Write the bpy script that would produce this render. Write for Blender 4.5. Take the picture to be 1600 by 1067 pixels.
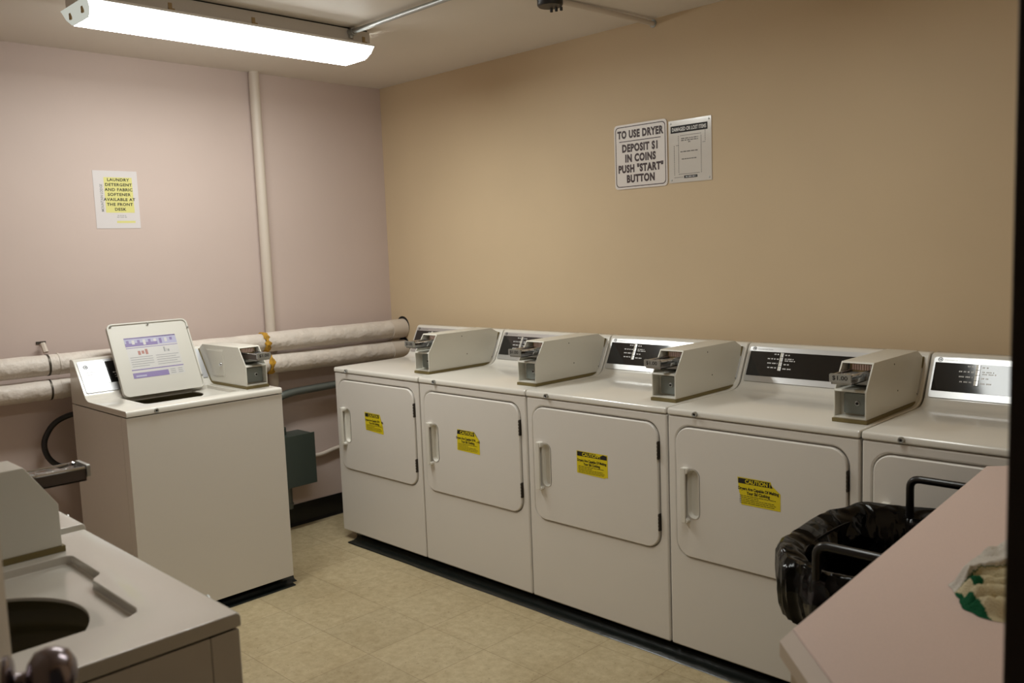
import bpy, bmesh, math, random
from mathutils import Vector, Matrix, noise
for o in list(bpy.data.objects): bpy.data.objects.remove(o, do_unlink=True)
SC = bpy.context.scene
C = SC.collection
PI = math.pi

# ------------------------------------------------------------------ camera
cam = bpy.data.cameras.new('camera'); camo = bpy.data.objects.new('camera', cam); C.objects.link(camo)
RR = [[0.7113147843, 0.7018804581, -0.0373510383], [-0.0479212994, 0.1014451143, 0.9936862874], [-0.7012380671, 0.7050338370, -0.1057944332]]
M = Matrix((( RR[0][0], RR[1][0], -RR[2][0], 4.216972455),
            ( RR[0][1], RR[1][1], -RR[2][1], -3.213897200),
            ( RR[0][2], RR[1][2], -RR[2][2], 1.488648882), (0, 0, 0, 1)))
camo.matrix_world = M
cam.sensor_width = 36; cam.lens = 1358.454/1600*36; cam.clip_start = 0.02
cam.dof.use_dof = True; cam.dof.focus_distance = 3.4; cam.dof.aperture_fstop = 5.0
SC.camera = camo
# ------------------------------------------------------------------ world, exposure
w = bpy.data.worlds.new('world'); SC.world = w; w.use_nodes = True
w.node_tree.nodes['Background'].inputs[0].default_value = (0.9, 0.8, 0.7, 1)
w.node_tree.nodes['Background'].inputs[1].default_value = 0.03
SC.view_settings.view_transform = 'Standard'; SC.view_settings.look = 'None'
SC.view_settings.gamma = 1; SC.view_settings.use_curve_mapping = False
SC.view_settings.exposure = 0.0
LAMP1 = 31.5      # emission of the tubes' lens in the fixture the photo shows
LAMP2 = 12.5      # its twin at the other end of the conduit, above the frame

# ------------------------------------------------------------------ materials
def lin(c):
    return tuple(((v/255)/12.92 if v/255 <= .04045 else ((v/255+.055)/1.055)**2.4) for v in c)
MATS = {}
def mat(name, rgb, rough=.5, metal=0., coat=0., bump=None, var=None, emit=None, trans=0., spec=.5, alpha=1.):
    """bump=(scale,strength,dist)  var=(scale,amount,detail)"""
    m = bpy.data.materials.new(name); m.use_nodes = True; nt = m.node_tree; b = nt.nodes['Principled BSDF']
    c = lin(rgb)
    b.inputs['Base Color'].default_value = (*c, 1); b.inputs['Roughness'].default_value = rough
    b.inputs['Metallic'].default_value = metal; b.inputs['Coat Weight'].default_value = coat
    b.inputs['Coat Roughness'].default_value = .08
    b.inputs['Specular IOR Level'].default_value = spec
    if trans: b.inputs['Transmission Weight'].default_value = trans
    if alpha < 1: b.inputs['Alpha'].default_value = alpha
    if emit: b.inputs['Emission Color'].default_value = (*emit[0], 1); b.inputs['Emission Strength'].default_value = emit[1]
    tc = nt.nodes.new('ShaderNodeTexCoord')
    if var:
        n = nt.nodes.new('ShaderNodeTexNoise'); n.inputs['Scale'].default_value = var[0]; n.inputs['Detail'].default_value = var[2]
        nt.links.new(tc.outputs['Object'], n.inputs['Vector'])
        r = nt.nodes.new('ShaderNodeValToRGB'); a = var[1]
        r.color_ramp.elements[0].position = .3; r.color_ramp.elements[1].position = .7
        r.color_ramp.elements[0].color = (*[v*(1-a) for v in c], 1); r.color_ramp.elements[1].color = (*[min(1, v*(1+a)) for v in c], 1)
        nt.links.new(n.outputs['Fac'], r.inputs[0]); nt.links.new(r.outputs[0], b.inputs['Base Color'])
    if bump:
        n2 = nt.nodes.new('ShaderNodeTexNoise'); n2.inputs['Scale'].default_value = bump[0]; n2.inputs['Detail'].default_value = 4
        nt.links.new(tc.outputs['Object'], n2.inputs['Vector'])
        bp = nt.nodes.new('ShaderNodeBump'); bp.inputs['Strength'].default_value = bump[1]; bp.inputs['Distance'].default_value = bump[2]
        nt.links.new(n2.outputs['Fac'], bp.inputs['Height']); nt.links.new(bp.outputs[0], b.inputs['Normal'])
    MATS[name] = m
    return m
enamel = mat('cream enamel', (221, 216, 209), .28, coat=.25, bump=(60, .05, .001))
enamel_top = mat('glossy cream enamel', (220, 216, 207), .2, coat=.5, bump=(40, .04, .001))
enamel_front = mat('satin cream enamel', (223, 218, 211), .38, coat=.1, bump=(220, .05, .0005))
plastic_w = mat('white plastic', (222, 218, 208), .35)
plastic_lid = mat('lid plastic', (188, 184, 174), .42)
box_paint = mat('cream coin box paint', (218, 215, 204), .35, coat=.1, bump=(300, .04, .0004))
olive = mat('olive gasket', (118, 104, 62), .6)
silver = mat('brushed silver', (205, 205, 205), .3, metal=.75)
silver_soft = mat('soft brushed silver', (168, 168, 170), .42, metal=.55)
black_gloss = mat('black glossy display', (10, 10, 12), .08, coat=.5)
black_ink = mat('black ink', (22, 20, 20), .6)
white_ink = mat('white ink', (225, 225, 225), .5)
grey_ink = mat('grey ink', (140, 140, 140), .5)
chrome = mat('chrome', (190, 190, 192), .15, metal=1)
steel = mat('dull steel', (176, 178, 176), .38, metal=.8, bump=(80, .1, .001))
greymetal = mat('grey painted metal', (132, 138, 134), .45, metal=.3)
dark = mat('dark gap', (14, 13, 12), .7)
hinge_m = mat('dark hinge metal', (82, 76, 68), .45, metal=.7)
pinkslot = mat('coin slot pink', (250, 218, 208), .4)  # lightened colour stands in for lamp light falling on the slots
rubber = mat('black vinyl base', (13, 14, 14), .32, bump=(12, .3, .01))
rubber2 = mat('black vinyl strip', (20, 24, 22), .28, bump=(10, .4, .01))
yellow = mat('yellow sticker', (224, 204, 20), .4)
yellow_p = mat('pale yellow highlight', (214, 208, 130), .5)
paper = mat('white paper', (214, 208, 208), .3, coat=.3)
signwhite = mat('sign white', (222, 214, 208), .35, coat=.2)
signalu = mat('glossy sign white', (214, 208, 200), .16, coat=.6)
maroon = mat('dark maroon ink', (48, 16, 16), .5)
purple = mat('purple print', (122, 106, 154), .5)
lilac = mat('lilac print', (160, 158, 184), .5)
redprint = mat('brown red print', (160, 110, 100), .5)
stickerw = mat('sticker paper', (186, 183, 180), .4)
pipe_wrap = mat('white pipe wrap', (212, 202, 192), .5, bump=(16, .9, .016), var=(9, .08, 4))
pipe_paint = mat('painted pipe', (205, 193, 180), .45, bump=(30, .2, .003))
foam = mat('amber foam', (186, 140, 40), .8, bump=(120, 1, .006), var=(60, .4, 4))
greenbox = mat('dark green enamel', (58, 67, 61), .45, bump=(90, .1, .001))
greyconduit = mat('grey green conduit', (104, 109, 104), .4, metal=.3, bump=(60, .3, .002))
tubgreen = mat('olive grey tub', (150, 140, 112), .4)
bag = mat('black bag film', (5, 5, 5), .13, spec=.22)
def crinkle(m, sc, st, ds):
    nt = m.node_tree; N = nt.nodes; L = nt.links; tc = N.new('ShaderNodeTexCoord'); ns = N.new('ShaderNodeTexNoise'); ns.inputs['Scale'].default_value = 7
    L.new(tc.outputs['Object'], ns.inputs['Vector'])
    mx = N.new('ShaderNodeMixRGB'); mx.inputs[0].default_value = .16; L.new(tc.outputs['Object'], mx.inputs[1]); L.new(ns.outputs['Color'], mx.inputs[2])
    v = N.new('ShaderNodeTexVoronoi'); v.feature = 'F1'; v.inputs['Scale'].default_value = sc; L.new(mx.outputs[0], v.inputs['Vector'])
    b = N.new('ShaderNodeBump'); b.inputs['Strength'].default_value = st; b.inputs['Distance'].default_value = ds; L.new(v.outputs['Distance'], b.inputs['Height']); L.new(b.outputs[0], N['Principled BSDF'].inputs['Normal'])
crinkle(bag, 11, .8, .04)
blackplastic = mat('black plastic', (18, 16, 15), .4)
tube_black = mat('black tube', (20, 18, 17), .28)
counter_m = mat('pinkish laminate', (210, 188, 180), .42, var=(300, .03, 2))
counter_edge = mat('beige laminate edge', (198, 182, 168), .4)
counter_base = mat('beige panel', (168, 148, 124), .5)
frame_dark = mat('dark brown frame', (38, 27, 24), .5)
door_paint = mat('beige door paint', (176, 160, 138), .45)
nickel = mat('satin nickel', (128, 118, 122), .22, metal=1)
plasticfilm = mat('clear film', (170, 164, 160), .12, spec=.9, trans=.35, bump=(40, 1, .01))
traymetal = mat('grey tray metal', (120, 112, 104), .4, metal=.3)
traybrown = mat('brown tray face', (74, 62, 54), .5)
fixture_w = mat('fixture white', (206, 198, 188), .5)
tan = mat('tan clip', (166, 140, 96), .6)

def wall_mat(name, rgb, s=.05):
    m = mat(name, rgb, .55, bump=(9, s*4, .01), var=(1.6, s, 3), spec=.3)
    return m
wall_pink = wall_mat('mauve wall paint', (200, 182, 174), .03)
wall_beige = wall_mat('beige wall paint', (206, 184, 152), .03)
ceil_m = wall_mat('ceiling paint', (220, 212, 202), .03)

def floor_mat():
    m = bpy.data.materials.new('vinyl tiles'); m.use_nodes = True; nt = m.node_tree; N = nt.nodes; L = nt.links; b = N['Principled BSDF']
    tc = N.new('ShaderNodeTexCoord'); mp = N.new('ShaderNodeMapping'); L.new(tc.outputs['Object'], mp.inputs[0])
    T = .305
    mp.inputs['Location'].default_value = (-(0.996-3*T), .192+T*.0, 0)
    sep = N.new('ShaderNodeSeparateXYZ'); L.new(mp.outputs[0], sep.inputs[0])
    def mth(op, a, bb=None):
        n = N.new('ShaderNodeMath'); n.operation = op
        for i, v in enumerate((a, bb)):
            if v is None: continue
            if isinstance(v, (int, float)): n.inputs[i].default_value = v
            else: L.new(v, n.inputs[i])
        return n.outputs[0]
    def seam(o):
        f = mth('FRACT', mth('DIVIDE', o, T)); return mth('LESS_THAN', mth('MINIMUM', f, mth('SUBTRACT', 1, f)), .0035)
    s = mth('MAXIMUM', seam(sep.outputs[0]), seam(sep.outputs[1]))
    cx = mth('FLOOR', mth('DIVIDE', sep.outputs[0], T)); cy = mth('FLOOR', mth('DIVIDE', sep.outputs[1], T))
    cb = N.new('ShaderNodeCombineXYZ'); L.new(cx, cb.inputs[0]); L.new(cy, cb.inputs[1])
    wn = N.new('ShaderNodeTexWhiteNoise'); L.new(cb.outputs[0], wn.inputs[0])
    n1 = N.new('ShaderNodeTexNoise'); n1.inputs['Scale'].default_value = 26; n1.inputs['Detail'].default_value = 6; n1.inputs['Roughness'].default_value = .7
    L.new(tc.outputs['Object'], n1.inputs['Vector'])
    r = N.new('ShaderNodeValToRGB'); r.color_ramp.elements[0].position = .3; r.color_ramp.elements[1].position = .68
    r.color_ramp.elements[0].color = (*lin((168, 151, 117)), 1); r.color_ramp.elements[1].color = (*lin((196, 181, 147)), 1)
    L.new(n1.outputs['Fac'], r.inputs[0])
    hs = N.new('ShaderNodeHueSaturation'); L.new(r.outputs[0], hs.inputs['Color'])
    L.new(mth('ADD', mth('MULTIPLY', wn.outputs[0], .1), .95), hs.inputs['Value'])
    # dark flecks
    n2 = N.new('ShaderNodeTexNoise'); n2.inputs['Scale'].default_value = 75; n2.inputs['Detail'].default_value = 2
    L.new(tc.outputs['Object'], n2.inputs['Vector'])
    fl = mth('MULTIPLY', mth('GREATER_THAN', n2.outputs['Fac'], .69), .45)
    n3 = N.new('ShaderNodeTexNoise'); n3.inputs['Scale'].default_value = 2.2; n3.inputs['Detail'].default_value = 5
    L.new(tc.outputs['Object'], n3.inputs['Vector'])
    mx = N.new('ShaderNodeMixRGB'); mx.inputs[2].default_value = (*lin((120, 96, 68)), 1); L.new(fl, mx.inputs[0]); L.new(hs.outputs[0], mx.inputs[1])
    mx3 = N.new('ShaderNodeMixRGB'); mx3.blend_type = 'MULTIPLY'; mx3.inputs[2].default_value = (.74, .68, .58, 1)
    L.new(mth('MULTIPLY', mth('SUBTRACT', n3.outputs['Fac'], .42), 1.6), mx3.inputs[0]); mx3.use_clamp = True; L.new(mx.outputs[0], mx3.inputs[1])
    mx2 = N.new('ShaderNodeMixRGB'); mx2.inputs[2].default_value = (*lin((128, 108, 80)), 1); L.new(mth('MULTIPLY', s, .75), mx2.inputs[0]); L.new(mx3.outputs[0], mx2.inputs[1])
    L.new(mx2.outputs[0], b.inputs['Base Color'])
    b.inputs['Roughness'].default_value = .42
    bp = N.new('ShaderNodeBump'); bp.inputs['Strength'].default_value = .08; bp.inputs['Distance'].default_value = .004; L.new(n1.outputs['Fac'], bp.inputs['Height']); L.new(bp.outputs[0], b.inputs['Normal'])
    return m
floor_m = floor_mat()

# ------------------------------------------------------------------ mesh helpers
class MB:
    def __init__(s): s.v = []; s.f = []; s.m = []; s.mats = []
    def mi(s, m):
        if m not in s.mats: s.mats.append(m)
        return s.mats.index(m)
    def add(s, vs, fs, m):
        o = len(s.v); s.v += [Vector(x) for x in vs]; k = s.mi(m)
        for f in fs: s.f.append([i+o for i in f]); s.m.append(k)
        return s
    def box(s, a, b, m):
        (x0, y0, z0), (x1, y1, z1) = a, b
        vs = [(x0,y0,z0),(x1,y0,z0),(x1,y1,z0),(x0,y1,z0),(x0,y0,z1),(x1,y0,z1),(x1,y1,z1),(x0,y1,z1)]
        return s.add(vs, [(0,3,2,1),(4,5,6,7),(0,1,5,4),(1,2,6,5),(2,3,7,6),(3,0,4,7)], m)
    def prism(s, pts, a, b, m, fn):
        """pts 2-D polygon (counter-clockwise seen from the b side); fn(p, t) -> 3-D"""
        n = len(pts); vs = [fn(p, a) for p in pts] + [fn(p, b) for p in pts]
        fs = [tuple(range(n))[::-1], tuple(range(n, 2*n))] + [(i, (i+1) % n, n+(i+1) % n, n+i) for i in range(n)]
        return s.add(vs, fs, m)
    def tube(s, path, r, m, n=14, caps=True):
        P = [Vector(p) for p in path]; R = r if isinstance(r, (list, tuple)) else [r]*len(P)
        rings = []; up = None
        for i, p in enumerate(P):
            t = (P[min(i+1, len(P)-1)] - P[max(i-1, 0)]).normalized()
            if up is None:
                up = t.orthogonal().normalized()
            up = (up - t*up.dot(t)).normalized(); q = t.cross(up)
            rings.append([p + (up*math.cos(2*PI*k/n) + q*math.sin(2*PI*k/n))*R[i] for k in range(n)])
        vs = [v for g in rings for v in g]; fs = []
        for i in range(len(P)-1):
            for k in range(n): fs.append((i*n+k, i*n+(k+1) % n, (i+1)*n+(k+1) % n, (i+1)*n+k))
        if caps: fs += [tuple(range(n))[::-1], tuple(range((len(P)-1)*n, len(P)*n))]
        return s.add(vs, fs, m)
    def lathe(s, prof, m, n=32, org=(0, 0, 0), ax='z'):
        vs = []; fs = []
        for (r, h) in prof:
            for k in range(n):
                a = 2*PI*k/n; x, y = r*math.cos(a), r*math.sin(a)
                v = {'z': (x, y, h), 'x': (h, x, y), 'y': (y, h, x)}[ax]
                vs.append(Vector(v)+Vector(org))
        for i in range(len(prof)-1):
            for k in range(n): fs.append((i*n+k, i*n+(k+1) % n, (i+1)*n+(k+1) % n, (i+1)*n+k))
        return s.add(vs, fs, m)
    def text(s, txt, size, mtx, m, sx=1., bold=0., align='CENTER', sp=1.):
        c = bpy.data.curves.new('t', 'FONT'); c.body = txt; c.size = size; c.align_x = align; c.align_y = 'CENTER'
        c.offset = bold*size; c.space_character = sp; c.resolution_u = 3
        o = bpy.data.objects.new('t', c); C.objects.link(o)
        dg = bpy.context.evaluated_depsgraph_get(); me = bpy.data.meshes.new_from_object(o.evaluated_get(dg))
        vs = [mtx @ Vector((v.co.x*sx, v.co.y, 0)) for v in me.vertices]
        s.add(vs, [tuple(p.vertices) for p in me.polygons], m)
        bpy.data.objects.remove(o, do_unlink=True); bpy.data.meshes.remove(me)
        return s
    def mesh(s, name, off=(0, 0, 0), smooth=False):
        me = bpy.data.meshes.new(name); O = Vector(off)
        me.from_pydata([tuple(v-O) for v in s.v], [], s.f)
        for m in s.mats: me.materials.append(m)
        for p, k in zip(me.polygons, s.m): p.material_index = k
        me.update()
        if smooth:
            for p in me.polygons: p.use_smooth = True
            me.set_sharp_from_angle(angle=math.radians(50))
        return me
def obj(name, mb, parent=None, off=(0, 0, 0), smooth=False, bev=0., seg=3, fix=False):
    o = bpy.data.objects.new(name, mb.mesh(name, off, smooth)); C.objects.link(o)
    if parent: o.parent = parent
    if fix:
        bm = bmesh.new(); bm.from_mesh(o.data); bmesh.ops.recalc_face_normals(bm, faces=bm.faces); bm.to_mesh(o.data); bm.free()
    if bev: bevel(o, bev, seg)
    return o
def bevel(o, wd, seg=3, ang=35):
    for p in o.data.polygons: p.use_smooth = True
    b = o.modifiers.new('bevel', 'BEVEL'); b.width = wd; b.segments = seg; b.limit_method = 'ANGLE'; b.angle_limit = math.radians(ang); b.harden_normals = True
def cut(o, cutters, op='DIFFERENCE'):
    for mb in cutters:
        k = bpy.data.objects.new('k', mb.mesh('k')); C.objects.link(k)
        k.parent = None; k.matrix_world = o.matrix_world
        bm = bmesh.new(); bm.from_mesh(k.data); bmesh.ops.recalc_face_normals(bm, faces=bm.faces); bm.to_mesh(k.data); bm.free()
        d = o.modifiers.new('b', 'BOOLEAN'); d.operation = op; d.object = k; d.solver = 'EXACT'
        par = o.parent; o.parent = None
        dg = bpy.context.evaluated_depsgraph_get(); dg.update()
        me = bpy.data.meshes.new_from_object(o.evaluated_get(dg)); o.modifiers.remove(d); o.data = me
        o.parent = par
        bpy.data.objects.remove(k, do_unlink=True)
def props(o, label=None, cat=None, group=None, kind=None):
    if label: o['label'] = label
    if cat: o['category'] = cat
    if group: o['group'] = group
    if kind: o['kind'] = kind
    return o
def empty(name, loc=(0, 0, 0), rz=0):
    o = bpy.data.objects.new(name, None); C.objects.link(o); o.location = loc; o.rotation_euler = (0, 0, rz); o.empty_display_size = .1
    return o
def copy_tree(o, parent=None):
    c = o.copy(); C.objects.link(c); c.parent = parent
    for ch in list(o.children): copy_tree(ch, c)
    return c
def rrect(x0, y0, x1, y1, r, n=6):
    pts = []
    for (cx, cy, a0) in ((x1-r, y1-r, 0), (x0+r, y1-r, 90), (x0+r, y0+r, 180), (x1-r, y0+r, 270)):
        for k in range(n+1):
            a = math.radians(a0+90*k/n); pts.append((cx+r*math.cos(a), cy+r*math.sin(a)))
    return pts
def arcpath(pts, r, n=5):
    """round the inner corners of a 3-D polyline"""
    P = [Vector(p) for p in pts]; out = [P[0]]
    for i in range(1, len(P)-1):
        a = (P[i-1]-P[i]).normalized(); b = (P[i+1]-P[i]).normalized()
        s0 = P[i]+a*r; s1 = P[i]+b*r
        for k in range(n+1):
            t = k/n; out.append(s0.lerp(P[i], t).lerp(P[i].lerp(s1, t), t))
    return out+[P[-1]]
FV = lambda p, t: Vector((p[0], t, p[1]))      # polygon in (u,z), extruded along v
SU = lambda p, t: Vector((t, p[0], p[1]))      # polygon in (v,z), extruded along u
TZ = lambda p, t: Vector((p[0], p[1], t))      # polygon in (x,y), extruded along z

# ------------------------------------------------------------------ the setting
ZC = 2.453; XR = 4.0; YB = -3.30; TH = .12
def struct(name, mb, **k):
    o = obj(name, mb, **k); o['kind'] = 'structure'; return o
struct('floor', MB().box((-TH, YB-TH, -.1), (XR+1.2, TH, 0), floor_m))
struct('ceiling', MB().box((-TH, YB-TH, ZC), (XR+TH, TH, ZC+.1), ceil_m))
struct('wall_left', MB().box((-TH, YB-TH, 0), (0, TH, ZC), wall_pink))
struct('wall_back', MB().box((0, 0, 0), (XR, TH, ZC), wall_beige))
struct('wall_near', MB().box((0, YB-TH, 0), (XR+TH, YB, ZC), wall_pink))
JY = -2.392; JB = -3.295
mb = MB(); mb.box((XR, JY, 0), (XR+TH, TH, ZC), wall_beige); mb.box((XR, YB, 2.06), (XR+TH, JY, ZC), wall_beige)
struct('wall_right', mb)
mb = MB(); mb.box((XR-.0, JY-.004, 0), (XR+TH+.012, JY+.045, 2.06), frame_dark); mb.box((XR, YB, 2.055), (XR+TH+.012, JY+.045, 2.10), frame_dark)
struct('trim_1', mb, bev=.002)
mb = MB(); mb.box((0, -3.2, 0), (.006, 0, .118), rubber)
mb.prism([(0, 0), (.02, 0), (.012, .004), (.006, .016), (0, .016)], -3.2, 0, rubber, lambda p, t: Vector((p[0], t, p[1])))
struct('baseboard_left', mb)
struct('baseboard_back', MB().box((0.007, -.006, 0), (XR, 0, .118), rubber))

# ------------------------------------------------------------------ fluorescent fixtures
def lamp_mat(name, e, col=(.98, 1., .955)):
    m = bpy.data.materials.new(name); m.use_nodes = True; nt = m.node_tree
    for n in list(nt.nodes): nt.nodes.remove(n)
    e_ = nt.nodes.new('ShaderNodeEmission'); o = nt.nodes.new('ShaderNodeOutputMaterial')
    e_.inputs[0].default_value = (*col, 1); e_.inputs[1].default_value = e
    nt.links.new(e_.outputs[0], o.inputs[0]); return m
def fixture(name, x, y0, y1, E, label, group):
    t = empty(name, (x, (y0+y1)/2, ZC)); props(t, label, 'ceiling light', group)
    L = (y1-y0)/2; h = .063
    lb = lamp_mat('lens bottom '+name, E); ls = lamp_mat('lens side '+name, E*.11); le = lamp_mat('lens end '+name, .55, (.95, .97, .85)); tb = lamp_mat('tube end', .9)
    m = MB(); m.box((-.105, -L+.012, -h), (.105, L-.012, -.006), fixture_w); m.box((-.10, -L+.02, -.006), (.10, L-.02, 0), dark)
    m.box((-.1255, -L+.004, -h), (.1255, L-.004, -h+.0025), fixture_w); obj('housing', m, t, bev=.001)  # thin pan lip added to keep lens light off the ceiling
    # wraparound lens: flat bottom, flared sides with a small lip
    prof = [(-.128, -h+.003), (-.122, -h-.004), (-.112, -h-.03), (-.085, -.113), (-.07, -.118), (.07, -.118), (.085, -.113), (.112, -h-.03), (.122, -h-.004), (.128, -h+.003)]
    m = MB(); n = len(prof)
    ye = lambda z: L-.022*min(1, max(0, (-z-.06)/.058))
    vs = [Vector((p[0], -ye(p[1]), p[1])) for p in prof]+[Vector((p[0], ye(p[1]), p[1])) for p in prof]
    m.v += vs
    for i in range(n-1):
        m.f.append([i, i+1, n+i+1, n+i]); m.m.append(m.mi(lb if 2 <= i <= 6 else (fixture_w if i in (0, 8) else ls)))
    obj('lens', m, t)
    for s in (-1, 1):
        m = MB(); q = [Vector((p[0], s*ye(p[1]), p[1])) for p in prof]; m.v += q; m.f.append(list(range(n)) if s < 0 else list(range(n))[::-1]); m.m.append(m.mi(le))
        # the lampholders seen through the end
        ec = obj('lens_end', m, t)
        k = MB()
        for xx in (-.06, .055):
            k = MB().box((xx-.008, s*(L-.011)-.004, -.100), (xx+.008, s*(L-.008)+.004, -.078), tan)
            obj('lamp_holder', k, ec)
    for yy in (L-.045, 0.02*L+.02, -L+.3):
        k = MB(); k.box((.104, yy-.008, -.05), (.108, yy+.006, -.03), tan); k.box((.104, yy-.008, -.056), (.112, yy+.014, -.05), tan)
        obj('clip', k, t)
    return t
fixture('ceiling_light', .955, -2.035, -.835, LAMP1, 'long white fluorescent ceiling light with wraparound lens, in front of the mauve wall', None)
fixture('ceiling_light', 2.86, -2.035, -.835, LAMP2, 'second fluorescent ceiling light above the frame, at the far end of the metal conduit', None)
m = MB(); m.tube([(1.062, -.948, ZC-.021), (2.755, -.948, ZC-.017)], .0105, steel); t = empty('metal_conduit', (1.06, -.948, ZC-.02)); props(t, 'thin shiny metal conduit along the ceiling beside the fluorescent light', 'conduit')
obj('tube', m, t, off=t.location, smooth=True)
m = MB(); m.tube([(1.062, -.948, ZC-.021), (1.088, -.948, ZC-.021)], .0165, steel, n=10); m.tube([(1.066, -.948, ZC-.021), (1.066, -.95, ZC-.047)], .01, steel, n=8); obj('connector', m, t, off=t.location, smooth=True)
m = MB(); m.tube(arcpath([(1.953, 0.0, 2.432), (1.935, -.3, 2.437), (1.912, -.5, 2.441), (1.905, -.60, 2.441)], .08), .0105, pipe_paint)
t = props(empty('painted_conduit', (1.953, 0, 2.432)), 'thin painted conduit on the ceiling running into the beige wall', 'conduit'); obj('tube', m, t, off=t.location, smooth=True)
m = MB().lathe([(0, -.002), (.017, -.002), (.017, .0015), (.0, .0015)], steel, 16, (1.953, -.0025, 2.432), 'y'); obj('collar', m, t, off=t.location)
m = MB().lathe([(0, ZC-.04), (.045, ZC-.04), (.05, ZC-.034), (.05, ZC), (0, ZC)], blackplastic, 20, (1.905, -.612, 0)); 
for a in (0, 1, 2): m.box((1.88+a*.02, -.585+a*.006, ZC-.052), (1.888+a*.02, -.577+a*.006, ZC-.038), blackplastic)
props(obj('junction_box', m, smooth=True), 'black round junction box on the ceiling at the end of the painted conduit', 'junction box')

# ------------------------------------------------------------------ laundry machines
W = .686; ZP = .0476; DZ = Vector((0, 0, ZP))
X0 = 0.3962; YF = -0.6921; PITCH = .69
def slant(vb, zb, vt, zt):
    """frame on the sloping control panel: (u, s) -> 3-D, with lift d"""
    b = Vector((0, vb, zb)); d = Vector((0, vt-vb, zt-zb)); ln = d.length; d.normalize(); n = Vector((0, -d.z, d.y))
    def f(u, s, lift=0.): return b + Vector((u, 0, 0)) + d*s + n*lift
    mt = Matrix(((1, 0, n.x, 0), (0, d.y, n.y, 0), (0, d.z, n.z, 0), (0, 0, 0, 1)))
    return f, mt, ln
def pmat(mt, p): m = mt.copy(); m.translation = p; return m
def bars(m, f, rows, mt_, lift, rnd):
    """illegible print: rows of short words; row = (u0, u1, s, height)"""
    for (u0, u1, s, h) in rows:
        u = u0
        while u < u1-.002:
            L = min(rnd.uniform(.3, .8)*.022, u1-u); k = max(1, int(L/(h*.9)))
            for q in range(k):
                a = u+L*q/k; b = a+L/k*.72
                m.add([f(a, s-h/2, lift), f(b, s-h/2, lift), f(b, s+h/2, lift), f(a, s+h/2, lift)], [(0, 1, 2, 3)], mt_)
            u += L+h*.8
def top_profile(sh):
    if sh: return [(-.004, .889), (-.004, .905), (-.0015, .911), (.004, .914), (.372, .914), (.398, .9155), (.414, .921), (.425, .929), (.434, .94), (.528, 1.072), (.534, 1.079), (.542, 1.083), (.568, 1.083), (.576, 1.076), (.58, 1.05), (.59, .93), (.59, .889)]
    top_ = 0
    """(v,z) outline of the pressed top with backsplash; sh shifts the backsplash forward"""
    pts = [(-.004, .889), (-.004, .905), (-.0015, .911), (.004, .914), (.42-sh, .914), (.45-sh, .9155), (.472-sh, .921), (.486-sh, .929), (.497-sh, .94), (.562-sh, 1.072), (.567-sh, 1.079), (.576-sh, 1.083), (.615-sh, 1.083), (.625-sh, 1.075), (.63-sh, 1.05), (.65-sh, .93), (.65-sh, .889)]
    return pts
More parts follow.
